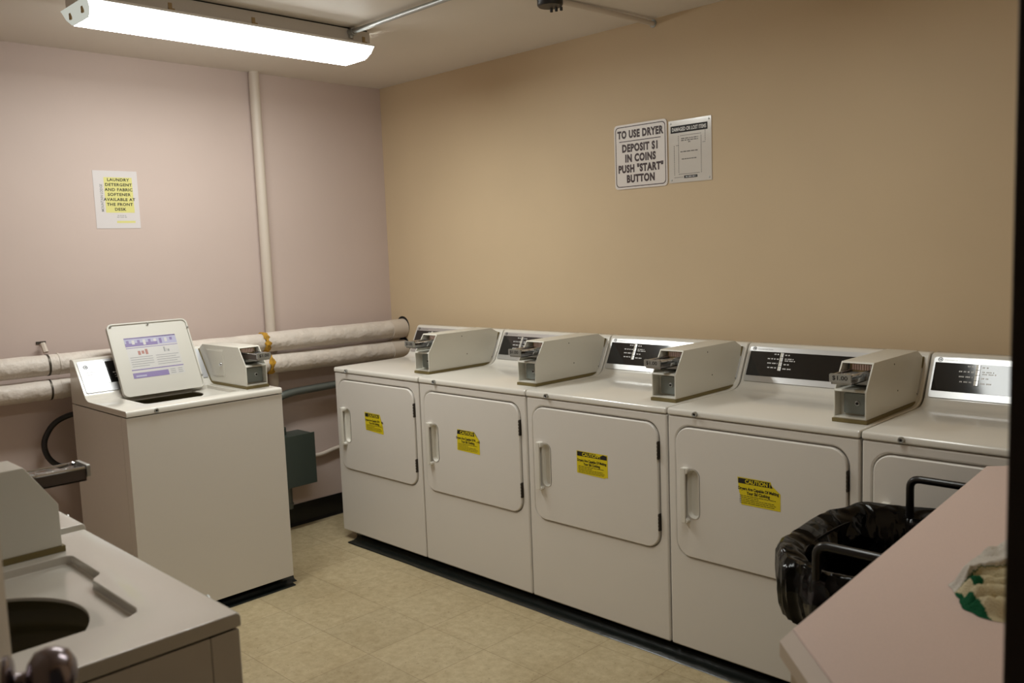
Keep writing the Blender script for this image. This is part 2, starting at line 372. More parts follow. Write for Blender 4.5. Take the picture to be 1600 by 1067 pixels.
def coin_box(root, hatch):
    u0, u1 = .565, .668
    prof = [(.085, .926), (.085, 1.012), (.142, 1.098), (.500, 1.097), (.549, 1.072), (.516, .945), (.490, .926)]
    if hatch: prof = [(.085, .926), (.085, 1.012), (.142, 1.098), (.488, 1.097), (.525, 1.074), (.438, .949), (.415, .926)]
    o = obj('coin_box', MB().prism(prof, u0, u1, box_paint, SU), root, off=DZ, fix=True)
    off = -ZP
    def bx(a, b): return MB().box((a[0], a[1], a[2]+off), (b[0], b[1], b[2]+off), box_paint)
    up = MB().prism([(.05, 1.0175+off), (.30, 1.0175+off), (.30, 1.0935+off), (.05, 1.0935+off)], u0+.0045, u1-.0045, box_paint, SU)
    up2 = MB().prism([(.20, 1.0175+off), (.24, 1.0175+off), (.24, 1.0935+off), (.20, 1.0935+off)], u0+.0045, u1-.0045, box_paint, SU)
    up = MB().prism([(.05, 1.0175+off), (.185, 1.0175+off), (.185, 1.0925+off), (.05, 1.0925+off)], u0+.005, u1-.005, box_paint, SU)
    lo = bx((u0+.005, .05, .932), (u1-.005, .125, 1.0105))
    cut(o, [up, lo]); bevel(o, .0022, 2)
    bp = [(.080, .9145), (.080, .926), (.490, .926), (.516, .945), (.549, 1.072), (.556, 1.070), (.524, .939), (.497, .9145)]
    if hatch: bp = [(.080, .9145), (.080, .926), (.415, .926), (.438, .949), (.525, 1.074), (.529, 1.071), (.440, .943), (.420, .9145)]
    obj('base_plate', MB().prism(bp, u0-.003, u1+.003, olive, SU), o, off=DZ, fix=True)
    # vault door in the lower opening
    m = MB().prism(rrect(u0+.02, .938, u1-.007, 1.003, .006, 3), .114, .1245, greymetal, FV)
    v = obj('vault_door', m, o, off=DZ, bev=.002, fix=True)
    m = MB().lathe([(.0, .1105), (.0055, .1105), (.008, .112), (.008, .1145), (0, .1145)], steel, 16, (0, 0, 0), 'y')
    m.lathe([(0, .1095), (.0045, .1095), (.0045, .111)], black_ink, 12, (0, 0, 0), 'y')
    for p in range(len(m.v)): m.v[p] = m.v[p]+Vector(((u0+u1)/2+.012, 0, .972))
    obj('key_lock', m, o, off=DZ, smooth=True, fix=True)
    # slot plate with the row of coin slots
    m = MB(); m.box((u0+.006, .176, 1.019), (u1-.006, .184, 1.0925), greymetal)
    m.box((u0+.018, .1645, 1.064), (u1-.01, .177, 1.089), tan)
    for k in range(8):
        a = u0+.026+k*.0078
        m.box((a, .162, 1.070), (a+.0046, .166, 1.087), pinkslot)
        m.box((a, .158, 1.046), (a+.003, .172, 1.062), chrome)
        m.box((a+.0038, .160, 1.046), (a+.0068, .172, 1.062), dark)
    obj('coin_slots', m, o, off=DZ)
    # slide: open tray reaching out in front of the box, chrome rails, film, end plate
    m = MB(); a0, a1, b0, b1 = u0+.022, u1-.018, .020, .176
    m.box((a0, b0, 1.043), (a1, b1, 1.046), steel); m.box((a0, b0, 1.043), (a0+.003, b1, 1.068), traybrown); m.box((a1-.003, b0, 1.043), (a1, b1, 1.058), chrome)
    m.box((a0+.003, b0, 1.046), (a1-.003, b0+.004, 1.068), steel); m.box((a0+.003, .105, 1.046), (a1-.003, .112, 1.066), steel); m.box((a0+.004, .125, 1.030), (a1+.006, b1, 1.064), steel)
    m.tube([(a0+.001, b0+.002, 1.071), (a0+.001, b1, 1.071)], .0028, chrome, 8); m.tube([(a1-.001, b0+.002, 1.071), (a1-.001, b1, 1.071)], .0028, chrome, 8)
    obj('coin_slide', m, o, off=DZ)
    m = MB(); n1, n2 = 16, 6; vs = []
    for p_ in range(n1+1):
        for q_ in range(n2+1):
            v_ = b0+.004+(.098-b0)*p_/n1; u_ = a0+.003+(a1-a0-.006)*q_/n2
            vs.append(Vector((u_, v_, 1.066+.0045*noise.noise(Vector((u_*120, v_*90, 3))))))
    m.add(vs, [(p_*(n2+1)+q_, (p_+1)*(n2+1)+q_, (p_+1)*(n2+1)+q_+1, p_*(n2+1)+q_+1) for p_ in range(n1) for q_ in range(n2)], plasticfilm)
    obj('slide_film', m, o, off=DZ, smooth=True)
    m = MB().prism(rrect(a0-.003, 1.050, a1+.001, 1.076, .004, 3), .012, .019, steel, FV)
    m.lathe([(0, 0), (.0075, 0), (.0065, .006), (0, .008)], chrome, 12, (a1-.014, .030, 1.070), 'z')
    mt = Matrix(((1, 0, 0, (a0+a1)/2-.001), (0, 0, 1, .0115), (0, 1, 0, 1.0635), (0, 0, 0, 1)))
    m.text('$1.00', .018, mt, black_ink, sx=1.2, bold=.012)
    obj('price_plate', m, o, off=DZ, fix=False)
    if hatch:
        hx = [(.285, .958), (.285, 1.070), (.445, 1.076), (.358, .958)]
        hx = [(.282, .957), (.282, 1.079), (.447, 1.076), (.385, .955)]
        ctr = Vector((sum(a for a, b in hx)/4, sum(b for a, b in hx)/4))
        hx2 = [tuple(ctr+(Vector(p)-ctr)*.93) for p in hx]
        m = MB().prism(hx, u0-.0022, u0+.002, box_paint, SU); m.prism(hx2, u0-.0034, u0, box_paint, SU)
        obj('access_door', m, o, off=DZ, bev=.0008, seg=1, fix=True)
        m = MB().lathe([(0, -.008), (.005, -.008), (.0085, -.005), (.0085, 0), (0, 0)], chrome, 18, (u0-.003, .305, 1.012), 'x')
        obj('door_lock', m, o, off=DZ, smooth=True, fix=True)
    else:
        for (a, b) in ((.33, .985), (.30, 1.075), (.498, .950)): obj('screw', MB().lathe([(0, .0015), (.0022, .0012), (.0026, 0)], hinge_m, 8, (u1, a, b), 'x'), o, off=DZ)
    return o
def logo(m, f, mt, u, s, lift, ink, r=.0078):
    n = 24
    for (r0, r1) in ((r, r*.76),):
        vs = [f(u+r0*math.cos(2*PI*k/n), s+r0*math.sin(2*PI*k/n), lift) for k in range(n)]+[f(u+r1*math.cos(2*PI*k/n), s+r1*math.sin(2*PI*k/n), lift) for k in range(n)]
        m.add(vs, [(k, (k+1) % n, n+(k+1) % n, n+k) for k in range(n)], ink)
    m.text('GE', r*1.25, pmat(mt, f(u, s, lift)), ink, sx=.95, bold=.03, sp=.85)
def lock_mb(u, z, k=1.):
    m = MB().lathe([(0, -.007), (.0045, -.007), (.006, -.0095), (.0085, -.0095), (.0095, -.0065), (.0095, 0), (0, 0)], steel, 20, (u, -.004, z), 'y')
    m.lathe([(0, -.0078), (.004, -.0076)], black_ink, 10, (u, -.004, z), 'y')
    for i in range(len(m.v)): m.v[i].y = -.004+(m.v[i].y+.004)*k
    return m

# ---- dryer
def make_dryer():
    root = empty('clothes_dryer'); rnd = random.Random(4)
    u0, u1 = .001, W-.001; d0, d1, dz0, dz1 = .036, .648, .389, .851
    body = obj('cabinet', MB().box((u0, 0, ZP), (u1, .65, .887), enamel_front), root, off=DZ)
    rec = rrect(d0-.004, dz0-.004-ZP, d1+.004, dz1+.005-ZP, .058, 8)
    cut(body, [MB().prism(rec, -.05, .014, dark, FV)])
    for p in body.data.polygons:                                  # the bottom of the recess shows only as the dark gap
        pass
    bevel(body, .007, 3)
    o = obj('top_panel', MB().prism(top_profile(0), u0-.0005, u1+.0005, enamel_top, SU), root, off=DZ, fix=True); bevel(o, .006, 3, 60)
    obj('key_lock', lock_mb(.117, .9015), o, off=DZ, smooth=True, fix=True)
    # door
    m = MB().prism(rrect(d0, dz0, d1, dz1, .055, 8), -.006, .012, enamel_front, FV)
    d = obj('door', m, root, off=DZ, fix=True)
    cut(d, [MB().prism(rrect(.084, .532-ZP, .128, .704-ZP, .021, 6), -.05, .009, enamel_front, FV)]); bevel(d, .0045, 3)
    m = MB().prism(rrect(.064, .515, .084, .712, .007, 4), -.026, -.018, plastic_w, FV)
    m.prism(rrect(.064, .690, .092, .712, .007, 4), -.0235, -.005, plastic_w, FV)
    m.prism(rrect(.064, .515, .092, .530, .007, 4), -.0235, -.005, plastic_w, FV)
    m.box((.0655, -.021, .522), (.072, -.005, .706), plastic_w)
    out = rrect(.082, .530, .130, .706, .023, 6); inn = rrect(.0855, .5335, .1265, .7025, .0195, 6); n = len(out)
    vs = [Vector((a, -.0075, b)) for a, b in out]+[Vector((a, -.0075, b)) for a, b in inn]+[Vector((.106+(a-.106)*.8, .008, .618+(b-.618)*.95)) for a, b in inn]
    m.add(vs, [(k, (k+1) % n, n+(k+1) % n, n+k) for k in range(n)]+[(n+k, n+(k+1) % n, 2*n+(k+1) % n, 2*n+k) for k in range(n)]+[tuple(range(2*n, 3*n))], plastic_w)
    obj('handle', m, d, off=DZ, bev=.0025, seg=2, fix=True)
    for (za, zb) in ((.72, .786), (.456, .52)):
        m = MB(); m.box((d1-.001, -.006, za), (d1+.0025, .008, zb), hinge_m)
        for k in range(5):
            z = za+(zb-za)*(k+.15)/5; m.tube([(d1+.001, -.0075, z), (d1+.001, -.0075, z+(zb-za)*.14)], .0026, hinge_m, 8)
        obj('hinge', m, d, off=DZ)
    # control panel on the slope of the backsplash
    f, mt, L = slant(.497, .94, .562, 1.072)
    m = MB(); q = rrect(.014, .003, W-.014, L-.002, .008, 4); n = len(q)
    m.add([f(a, b, .0005) for a, b in q]+[f(a, b, .0035) for a, b in q], [tuple(range(n))[::-1], tuple(range(n, 2*n))]+[(k, (k+1) % n, n+(k+1) % n, n+k) for k in range(n)], silver)
    logo(m, f, mt, .034, .93*L, .0038, black_ink)
    m.text('Commercial Dryer', .0085, pmat(mt, f(.047, .925*L, .0038)), grey_ink, align='LEFT')
    cp = obj('control_panel', m, root, off=DZ, fix=False)
    m = MB(); e = [(.02, .18*L), (W-.02, .18*L), (W-.02, .86*L), (.02, .86*L)]
    m.add([f(a, b, .003) for a, b in e]+[f(a, b, .0046) for a, b in e], [(4, 5, 6, 7), (0, 1, 5, 4), (1, 2, 6, 5), (2, 3, 7, 6), (3, 0, 4, 7)], black_gloss)
    s_ = [.79, .67, .55, .43]
    bars(m, f, [(.122, .144, .80*L, .0045), (.098, .144, .67*L, .0045), (.100, .142, .55*L, .0045), (.104, .141, .43*L, .0045),
                (.167, .192, .79*L, .0045), (.168, .204, .685*L, .004), (.169, .212, .635*L, .004), (.168, .190, .535*L, .0045), (.167, .202, .415*L, .0045)], white_ink, .0049, rnd)
    obj('display', m, cp, off=DZ)
    m = MB()
    for k in range(4):
        a = .838*L-k*.124*L
        for (c0, c1, lf) in ((.149, .155, .0085), (.155, .161, .0075)):
            vs = [f(c0, a-.112*L, .004), f(c1, a-.112*L, .004), f(c1, a, .004), f(c0, a, .004), f(c0, a-.112*L, lf), f(c1, a-.112*L, lf), f(c1, a, lf), f(c0, a, lf)]
            m.add(vs, [(4, 5, 6, 7), (0, 1, 5, 4), (1, 2, 6, 5), (2, 3, 7, 6), (3, 0, 4, 7)], plastic_w if c0 < .15 else silver)
    obj('button_strip', m, cp, off=DZ)
    coin_box(root, False)
    return root
def sticker(door, u0, z0, u1, z1, outline, header, peel=None, torn=False):
    """outline/header in 0..1 fractions of the sticker"""
    y = -.0066
    def F(a, b, lift=0.): return Vector((u0+(u1-u0)*a, y-lift, z0+(z1-z0)*b))
    m = MB(); m.add([F(a, b) for a, b in outline], [tuple(range(len(outline)))], yellow)
    m.add([F(a, b, .0003) for a, b in header], [tuple(range(len(header)))], black_ink)
    sc = (z1-z0)
    def T(txt, a, b, size, ink, sx, bold, li=.0006):
        p = F(a, b, li); mt = Matrix(((1, 0, 0, p.x), (0, 0, 1, p.y), (0, 1, 0, p.z), (0, 0, 0, 1)))
        m.text(txt, size*sc, mt, ink, sx=sx, bold=bold)
    T('CAUTION !', .48, .865, .20, yellow, .98, .03)
    T('Dryers Are Capable Of Melting', .49, .60, .155, black_ink, .80, .03)
    T('Your Ski Clothing', .49, .45, .155, black_ink, .80, .03)
    rnd = random.Random(int(u0*1e4))
    ff = lambda a, b, lift: Vector((a, y-lift, b))
    bars(m, ff, [(u0+.008, u0+(u1-u0)*w_, z0+sc*b, .0022) for w_, b in ((.9, .34), (.5, .275), (.86, .21), (.92, .145), (.88, .08))], black_ink, .0005, rnd)
    if peel: m.add([F(a, b, l) for a, b, l in peel], [tuple(range(len(peel)))], yellow if not torn else yellow_p)
    return obj('caution_sticker', m, door, off=DZ)
dr = make_dryer()
dlab = ['leftmost cream coin dryer, its yellow caution sticker folded at the upper right',
        'second cream coin dryer from the left, scratched heading on its caution sticker',
        'middle cream coin dryer of the row, caution sticker nearly whole with a nicked heading',
        'cream coin dryer just left of the trash bin, CAUTION sticker with clipped corner',
        'rightmost cream dryer, mostly behind the black trash bin and the counter']
stk = [dict(u0=.262, z0=.612, u1=.408, z1=.704, outline=[(0, .04), (1, -.05), (.98, .35), (.82, 1), (-.04, 1.02)], header=[(.0, .78), (.78, .78), (.80, .97), (.0, .97)], peel=[(.98, .33, .003), (.82, .98, .004), (.86, .50, .006)]),
       dict(u0=.258, z0=.606, u1=.405, z1=.702, outline=[(0, .02), (1, -.02), (1, .62), (.78, 1), (.03, 1)], header=[(.02, .78), (.90, .78), (.79, .98), (.66, .94), (.6, .98), (.12, .98), (.08, .95), (.04, .98)], peel=[(1, .60, .002), (.80, .97, .003), (.86, .55, .004)]),
       dict(u0=.268, z0=.612, u1=.420, z1=.702, outline=[(0, .03), (.9, -.02), (.94, .03), (1, .02), (1, 1), (0, 1)], header=[(.02, .78), (.98, .78), (.98, .95), (.86, .98), (.72, .86), (.62, .96), (.02, .98)]),
       dict(u0=.278, z0=.618, u1=.432, z1=.710, outline=[(.09, .0), (1, 0), (1, .62), (.80, .88), (.78, 1), (0, 1), (.04, .45), (.08, .3)], header=[(.02, .78), (.83, .78), (.76, .97), (.02, .97)])]
dryers = []
for i in range(5):
    r = dr if i == 0 else copy_tree(dr)
    dryers.append(r)
for i, r in enumerate(dryers):
    r.location = (X0+i*PITCH+.002, YF, ZP)
    props(r, dlab[i], 'clothes dryer', 'coin dryers in a row along the beige wall')
    if i < 4:
        door = [c for c in r.children if c.name.startswith('door')][0]
        sticker(door, **stk[i])

# ---- washer
def make_washer():
    root = empty('washing_machine'); rnd = random.Random(9); D = .59
    # body: side shell and wrapped front panel
    def shell(a, b, open_front, m_):
        m = MB(); x0, y0, x1, y1 = a[0], a[1], b[0], b[1]; t = .004; z0, z1 = ZP, .8855
        if open_front:
            poly = [(x0, y0), (x0+t, y0), (x0+t, y1-t), (x1-t, y1-t), (x1-t, y0), (x1, y0), (x1, y1), (x0, y1)]
        else:
            poly = [(x0, y0), (x1, y0), (x1, y1), (x1-t, y1), (x1-t, y0+t), (x0+t, y0+t), (x0+t, y1), (x0, y1)]
        return m.prism(poly, z0, z1, m_, TZ)
    m = shell((.001, .0508), (W-.001, D), True, enamel_front)
    m.box((.0004, .053, .258), (.0012, D-.01, .2588), grey_ink)
    obj('cabinet', m, root, off=DZ, fix=True, bev=.0012, seg=1)
    obj('front_panel', shell((.001, 0), (W-.001, .0495), False, enamel_front), root, off=DZ, fix=True, bev=.004)
    obj('inner_frame', MB().box((.006, .006, ZP+.002), (W-.006, .012, .884), dark).box((.006, .012, ZP+.002), (.008, D-.006, .884), dark).box((W-.008, .012, ZP+.002), (W-.006, D-.006, .884), dark), root, off=DZ)
    o = obj('top_panel', MB().prism(top_profile(.06), .0005, W-.0005, enamel_top, SU), root, off=DZ, fix=True)
    zz = -ZP
    rec = [(.53, .395), (.53, .094), (.526, .086), (.518, .083), (.378, .083), (.368, .088), (.356, .102), (.345, .106), (.152, .106), (.136, .112), (.127, .128), (.127, .395)]
    c1 = MB().prism(rec, .897+zz, .96+zz, enamel_top, TZ)
    cx, cy, r = .275, .335, .185; pts = []
    for k in range(64):
        a = 2*PI*k/64; x, y = cx+r*math.cos(a), cy+r*math.sin(a)
        pts.append((max(.14, min(x, .50)), min(y, .39)))
    pp = [pts[0]]
    for q in pts[1:]:
        if (Vector(q)-Vector(pp[-1])).length > .004: pp.append(q)
    c2 = MB().prism(pp, .80+zz, .96+zz, enamel_top, TZ)
    cut(o, [c1, c2]); bevel(o, .005, 3, 50)
    obj('key_lock', lock_mb(.120, .9005, .4), o, off=DZ, smooth=True, fix=True)
    prof = [(.205, .884), (.222, .872), (.236, .85)]
    z = .84
    for k in range(6): prof += [(.236, z), (.220, z-.014), (.220, z-.026), (.236, z-.040)]; z -= .05
    prof += [(.236, .52), (.20, .50), (.06, .50), (.05, .62), (.03, .76), (0, .77)]
    obj('wash_basket', MB().lathe(prof, tubgreen, 48, (cx+.03, cy-.015, 0)), root, off=DZ, smooth=True)
    # open lid leaning back on the backsplash
    vb, zb, vt, zt = .362, .912, .545, 1.222
    f, mt, L = slant(vb, zb, vt, zt)
    lu0, lu1 = .140, .508
    sk = lambda u, s: u+.012*(s/L)
    q = rrect(lu0, 0, lu1, L, .026, 6); qi = rrect(lu0+.008, .004, lu1-.008, L-.008, .02, 6); n = len(q)
    m = MB()
    vs = [f(sk(a, b), b, -.016) for a, b in q]+[f(sk(a, b), b, .003) for a, b in q]+[f(sk(a, b), b, .003) for a, b in qi]+[f(sk(a, b), b, -.003) for a, b in qi]
    m.add(vs, [tuple(range(n))[::-1]]+[(j*n+k, j*n+(k+1) % n, (j+1)*n+(k+1) % n, (j+1)*n+k) for j in range(3) for k in range(n)]+[tuple(range(3*n, 4*n))], plastic_lid)
    lid = obj('lid', m, root, off=DZ, bev=.002, seg=2)
    for (a, b) in ((lu0+.02, L-.012), ((lu0+lu1)/2, L-.014), (lu1-.006, L-.05), (lu1-.004, .06)):
        p = f(sk(a, b), b, .004); m = MB().lathe([(0, 0), (.005, 0), (.004, -.004), (0, -.005)], steel, 10, p, 'y')
        obj('bumper', m, lid, off=DZ, smooth=True, fix=True)
    # instruction sticker
    su0, su1, s0, s1 = lu0+.062, lu1-.072, .085, L-.075
    g = lambda a, b, l=0.: f(sk(su0+(su1-su0)*a, s0+(s1-s0)*b), s0+(s1-s0)*b, -.0026+l)
    m = MB()
    def rect(a0, b0, a1, b1, mt_, l=.0003): m.add([g(a0, b0, l), g(a1, b0, l), g(a1, b1, l), g(a0, b1, l)], [(0, 1, 2, 3)], mt_)
    rect(0, 0, 1, 1, stickerw, 0)
    rect(0, .78, 1, .985, lilac); rect(0, .97, 1, 1, purple); rect(0, .78, .62, .86, purple, .0005)
    for k in range(9): rect(.03+k*.105, .80+.03*(k % 3), .08+k*.105, .93, stickerw if k % 2 else purple, .0007)
    rect(0, .735, 1, .75, purple); rect(0, .19, 1, .215, purple); rect(0, 0, .68, .13, purple)
    rect(.05, .03, .25, .07, lilac, .0006)
    for k in range(3): rect(.20+k*.07, .56+.02*(k % 2), .25+k*.07, .66+.03*(k == 2), redprint)
    rect(.70, .58, .73, .70, grey_ink); rect(.77, .58, .81, .64, grey_ink); rect(.745, .58, .755, .66, grey_ink)
    for k in range(5): rect(.03, .50-k*.055, .46-(k == 4)*.1, .515-k*.055, grey_ink); rect(.52, .50-k*.055, .97-(k % 2)*.06, .515-k*.055, grey_ink)
    for k in range(3): rect(.72, .03+k*.045, .82, .045+k*.045, grey_ink); rect(.87, .03+k*.045, .96, .045+k*.045, grey_ink)
    obj('instruction_sticker', m, lid, off=DZ)
    # control panel
    f, mt, L = slant(.434, .94, .528, 1.072)
    m = MB(); q = rrect(.012, .003, .56, L-.001, .008, 4); n = len(q)
    m.add([f(a, b, .0005) for a, b in q]+[f(a, b, .0035) for a, b in q], [tuple(range(n))[::-1], tuple(range(n, 2*n))]+[(k, (k+1) % n, n+(k+1) % n, n+k) for k in range(n)], silver_soft)
    logo(m, f, mt, .040, .80*L, .0038, black_ink, .0098)
    m.text('Commercial', .010, pmat(mt, f(.030, .64*L, .0038)), grey_ink, align='LEFT'); m.text('Washer', .010, pmat(mt, f(.030, .56*L, .0038)), grey_ink, align='LEFT')
    cp = obj('control_panel', m, root, off=DZ)
    m = MB(); e = [(.115, .26*L), (.50, .26*L), (.50, .92*L), (.115, .92*L)]
    m.add([f(a, b, .003) for a, b in e]+[f(a, b, .0046) for a, b in e], [(4, 5, 6, 7), (0, 1, 5, 4), (1, 2, 6, 5), (2, 3, 7, 6), (3, 0, 4, 7)], black_gloss)
    bars(m, f, [(.165, .20, .76*L, .004), (.165, .20, .62*L, .004), (.145, .20, .56*L, .005), (.15, .195, .48*L, .005), (.15, .19, .41*L, .003)], white_ink, .0049, rnd)
    obj('display', m, cp, off=DZ)
    coin_box(root, True)
    return root
w1 = make_washer()
w2 = copy_tree(w1); w3 = copy_tree(w1)
w1.location = (.7798, -1.910, ZP); w1.rotation_euler = (0, 0, PI/2)
w2.location = (2.9198, -2.5686, ZP); w2.rotation_euler = (0, 0, PI)
w3.location = (2.190, -2.556, ZP); w3.rotation_euler = (0, 0, PI)
G = 'top-loading coin washing machines'
props(w1, 'top-loading coin washing machine with its lid open, against the mauve wall left of the dryers', 'washing machine', G)
props(w2, 'nearest top-loading washing machine at lower left, open drum beside the door knob', 'washing machine', G)
props(w3, 'washing machine of which only a top corner shows behind the nearest washer coin box', 'washing machine', G)

# ---- platforms and vinyl strips
props(obj('dryer_platform', MB().box((.46, -.655, 0), (3.9, -.06, .047), rubber), bev=.003), 'low black platform under the row of dryers', 'platform')
def strip(name, a, b, label, wob=.004, seed=1, group=None, wd=1.):
    """vinyl cove strip lying from a to b; toe points away from the machine"""
    A = Vector(a); B = Vector(b); d = (B-A).normalized(); nrm = Vector((d.y, -d.x, 0)); m = MB(); n = 40; rnd = random.Random(seed)
    prof = [(-.002, .001), (.0, .024), (.004, .022), (.014, .010), (.03, .006), (.062, .0045), (.066, .001)]
    k = len(prof); vs = []
    for i in range(n+1):
        t = i/n; p = A.lerp(B, t); wv = wob*math.sin(i*.7+seed)+wob*.6*math.sin(i*1.9)
        for (o_, h) in prof: vs.append(p+nrm*(o_*wd*(1+wv*6))+Vector((0, 0, h+abs(wv)*.2)))
    fs = [(i*k+j, i*k+j+1, (i+1)*k+j+1, (i+1)*k+j) for i in range(n) for j in range(k-1)]
    fs += [((i+1)*k, (i+1)*k+k-1, i*k+k-1, i*k) for i in range(n)]
    fs += [tuple(range(k))[::-1], tuple(range(n*k, n*k+k))]
    m.add(vs, fs, rubber2); o = obj(name, m, smooth=True, fix=True); return props(o, label, 'base strip', group)
strip('vinyl_strip', (.485, -.662, 0), (3.88, -.668, 0), 'long black vinyl strip along the floor in front of the dryers')
props(obj('washer_platform', MB().box((.24, -1.90, 0), (.712, -1.232, .047), rubber), bev=.003), 'low black platform under the washing machine with the open lid', 'platform')
strip('vinyl_strip', (.716, -1.90, 0), (.714, -1.19, 0), 'inner black vinyl strip against the base of the washer with the open lid', .002, 3, None, .45)
strip('vinyl_strip', (.752, -1.90, .0), (.748, -1.222, 0.0), 'outer black vinyl strip on the floor in front of the washer with the open lid', .002, 5, None, .6)
props(obj('washer_platform', MB().box((1.54, -3.14, 0), (2.88, -2.61, .047), rubber), bev=.003), 'low black platform under the two washing machines at lower left', 'platform')

# ------------------------------------------------------------------ pipes on the mauve wall
def wob_tube(p0, p1, r, m, mt_, seed, amp=.003, n=60, k=20, r1=None):
    A = Vector(p0); B = Vector(p1); r1 = r if r1 is None else r1; d = (B-A).normalized(); up = Vector((0, 0, 1)); s_ = d.cross(up).normalized(); vs = []
    for i in range(n+1):
        t = i/n; p = A.lerp(B, t); rr = r+(r1-r)*t
        for j in range(k):
            a = 2*PI*j/k; q = noise.noise(Vector((t*(B-A).length*9+seed, math.cos(a)*1.3, math.sin(a)*1.3)))
            vs.append(p+(s_*math.cos(a)+up*math.sin(a))*(rr+amp*q))
    fs = [(i*k+j, i*k+(j+1) % k, (i+1)*k+(j+1) % k, (i+1)*k+j) for i in range(n) for j in range(k)]
    fs += [tuple(range(k))[::-1], tuple(range(n*k, n*k+k))]
    return m.add(vs, fs, mt_)
def big_pipe(zl, zr, rl, rr_, yj, label, seed):
    x = .112; t = empty('insulated_pipe', (x, -3.28, zl)); props(t, label, 'pipe', 'insulated pipes along the mauve wall')
    zj = zl+(zr-zl)*(yj+3.28)/3.28
    m = MB(); wob_tube((x, -3.28, zl), (x, yj-.012, zj), rl, m, pipe_wrap, seed)
    m2 = MB(); wob_tube((x, yj+.004, zj), (x, -.003, zr), rr_, m2, pipe_wrap, seed+7, .0035)
    m2.tube([(x, -.11, zr+.0), (x, -.004, zr)], rr_+.0035, pipe_paint, 24)
    obj('pipe_sleeve', m, t, off=t.location, smooth=True, fix=True); obj('pipe_sleeve', m2, t, off=t.location, smooth=True, fix=True)
    m = MB(); k = 22; vs = []; rnd = random.Random(seed)
    R0 = max(rl, rr_)-.004
    for j in range(k):
        a = 2*PI*j/k; w_ = rnd.uniform(.006, .022); q = rnd.uniform(0, .006)
        for (yy, r) in ((yj-w_, R0), (yj-w_*.4, R0+.003+q), (yj+w_*.4, R0+.003+q), (yj+w_*1.3, R0+.001)): vs.append(Vector((x+r*math.cos(a), yy, zj+r*math.sin(a))))
    m.add(vs, [(j*4+i, ((j+1) % k)*4+i, ((j+1) % k)*4+i+1, j*4+i+1) for j in range(k) for i in range(3)], foam)
    obj('foam_joint', m, t, off=t.location, smooth=True, fix=True)
    for yy in (-1.975, -1.93):
        m = MB(); m.tube([(x, yy, zl+(zr-zl)*(yy+3.28)/3.28), (x, yy+.008, zl+(zr-zl)*(yy+3.28)/3.28)], rl+.002, hinge_m if yy < -1.95 else pipe_wrap, 24)
        obj('strap', m, t, off=t.location, smooth=True, fix=True)
    m = MB().lathe([(.0, -.001), (rr_+.007, -.001), (rr_+.008, .0)], dark, 22, (x-.004, -.0005, zr+.010), 'y'); obj('wall_hole', m, t, off=t.location)
    return t
big_pipe(1.071, 1.044, .046, .053, -.925, 'upper thick white insulated pipe along the mauve wall', 2)
big_pipe(.971, .922, .044, .051, -.905, 'lower thick white insulated pipe, directly under the upper one', 11)
m = MB(); m.tube([(.0015, -1.955, 1.15), (.03, -1.955, 1.15), (.034, -1.955, 1.12)], .004, hinge_m, 8); m.tube([(.03, -1.957, 1.15), (.05, -1.953, 1.11)], .012, pipe_paint, 8); m.box((0.0, -1.975, 1.145), (.004, -1.935, 1.157), hinge_m)
props(obj('pipe_hanger', m), 'small wall bracket above the insulated pipes at far left', 'bracket')
t = props(empty('vertical_pipe', (.029, -.832, .57)), 'thin white vertical pipe from ceiling down the mauve wall', 'pipe')
m = MB().tube([(.029, -.832, .57), (.029, -.832, ZC)], .0265, pipe_paint, 20); obj('tube', m, t, off=t.location, smooth=True)
# green box, its elbow and the conduits around it
t = props(empty('electrical_box', (.0, -.79, .265)), 'dark green electrical box on the mauve wall between washer and dryers', 'electrical box')
obj('case', MB().box((0.0, -.90, .268), (.152, -.688, .536), greenbox), t, off=t.location, bev=.003)
obj('cover', MB().box((.153, -.903, .262), (.160, -.684, .541), greenbox), t, off=t.location, bev=.002)
obj('hub', MB().tube([(.055, -.832, .536), (.055, -.832, .575)], .033, greenbox, 16), t, off=t.location, smooth=True)
m = MB().tube([(.05, -.80, .119), (.05, -.80, .268)], .02, greyconduit, 14).tube([(.05, -.80, .135), (.05, -.80, .15)], .024, greyconduit, 14)
props(obj('short_conduit', m, smooth=True), 'short grey conduit below the green electrical box', 'conduit')
m = MB(); m.tube(arcpath([(.079, -.865, .62), (.079, -.86, .745), (.079, -.76, .762), (.079, -.003, .775)], .05), .0215, greyconduit, 16)
props(obj('grey_conduit', m, smooth=True), 'grey-green pipe under the thick insulated pipes, bending down behind the washer', 'pipe')
m = MB(); m.tube(arcpath([(.02, -.684, .385), (.02, -.58, .368), (.02, -.45, .392), (.02, -.003, .40)], .05), .0115, pipe_paint, 12)
props(obj('white_pipe', m, smooth=True), 'thin white pipe from the green electrical box toward the dryers', 'pipe')
m = MB(); hp = [(.188, -1.80, .80), (.10, -1.86, .835), (.07, -1.955, .80), (.07, -2.01, .71), (.08, -1.985, .62), (.10, -1.91, .58), (.188, -1.80, .575)]
m.tube(arcpath(hp, .045, 6), .0125, tube_black, 12)
props(obj('drain_hose', m, smooth=True), 'black drain hose looping out behind the washer with the open lid', 'hose')

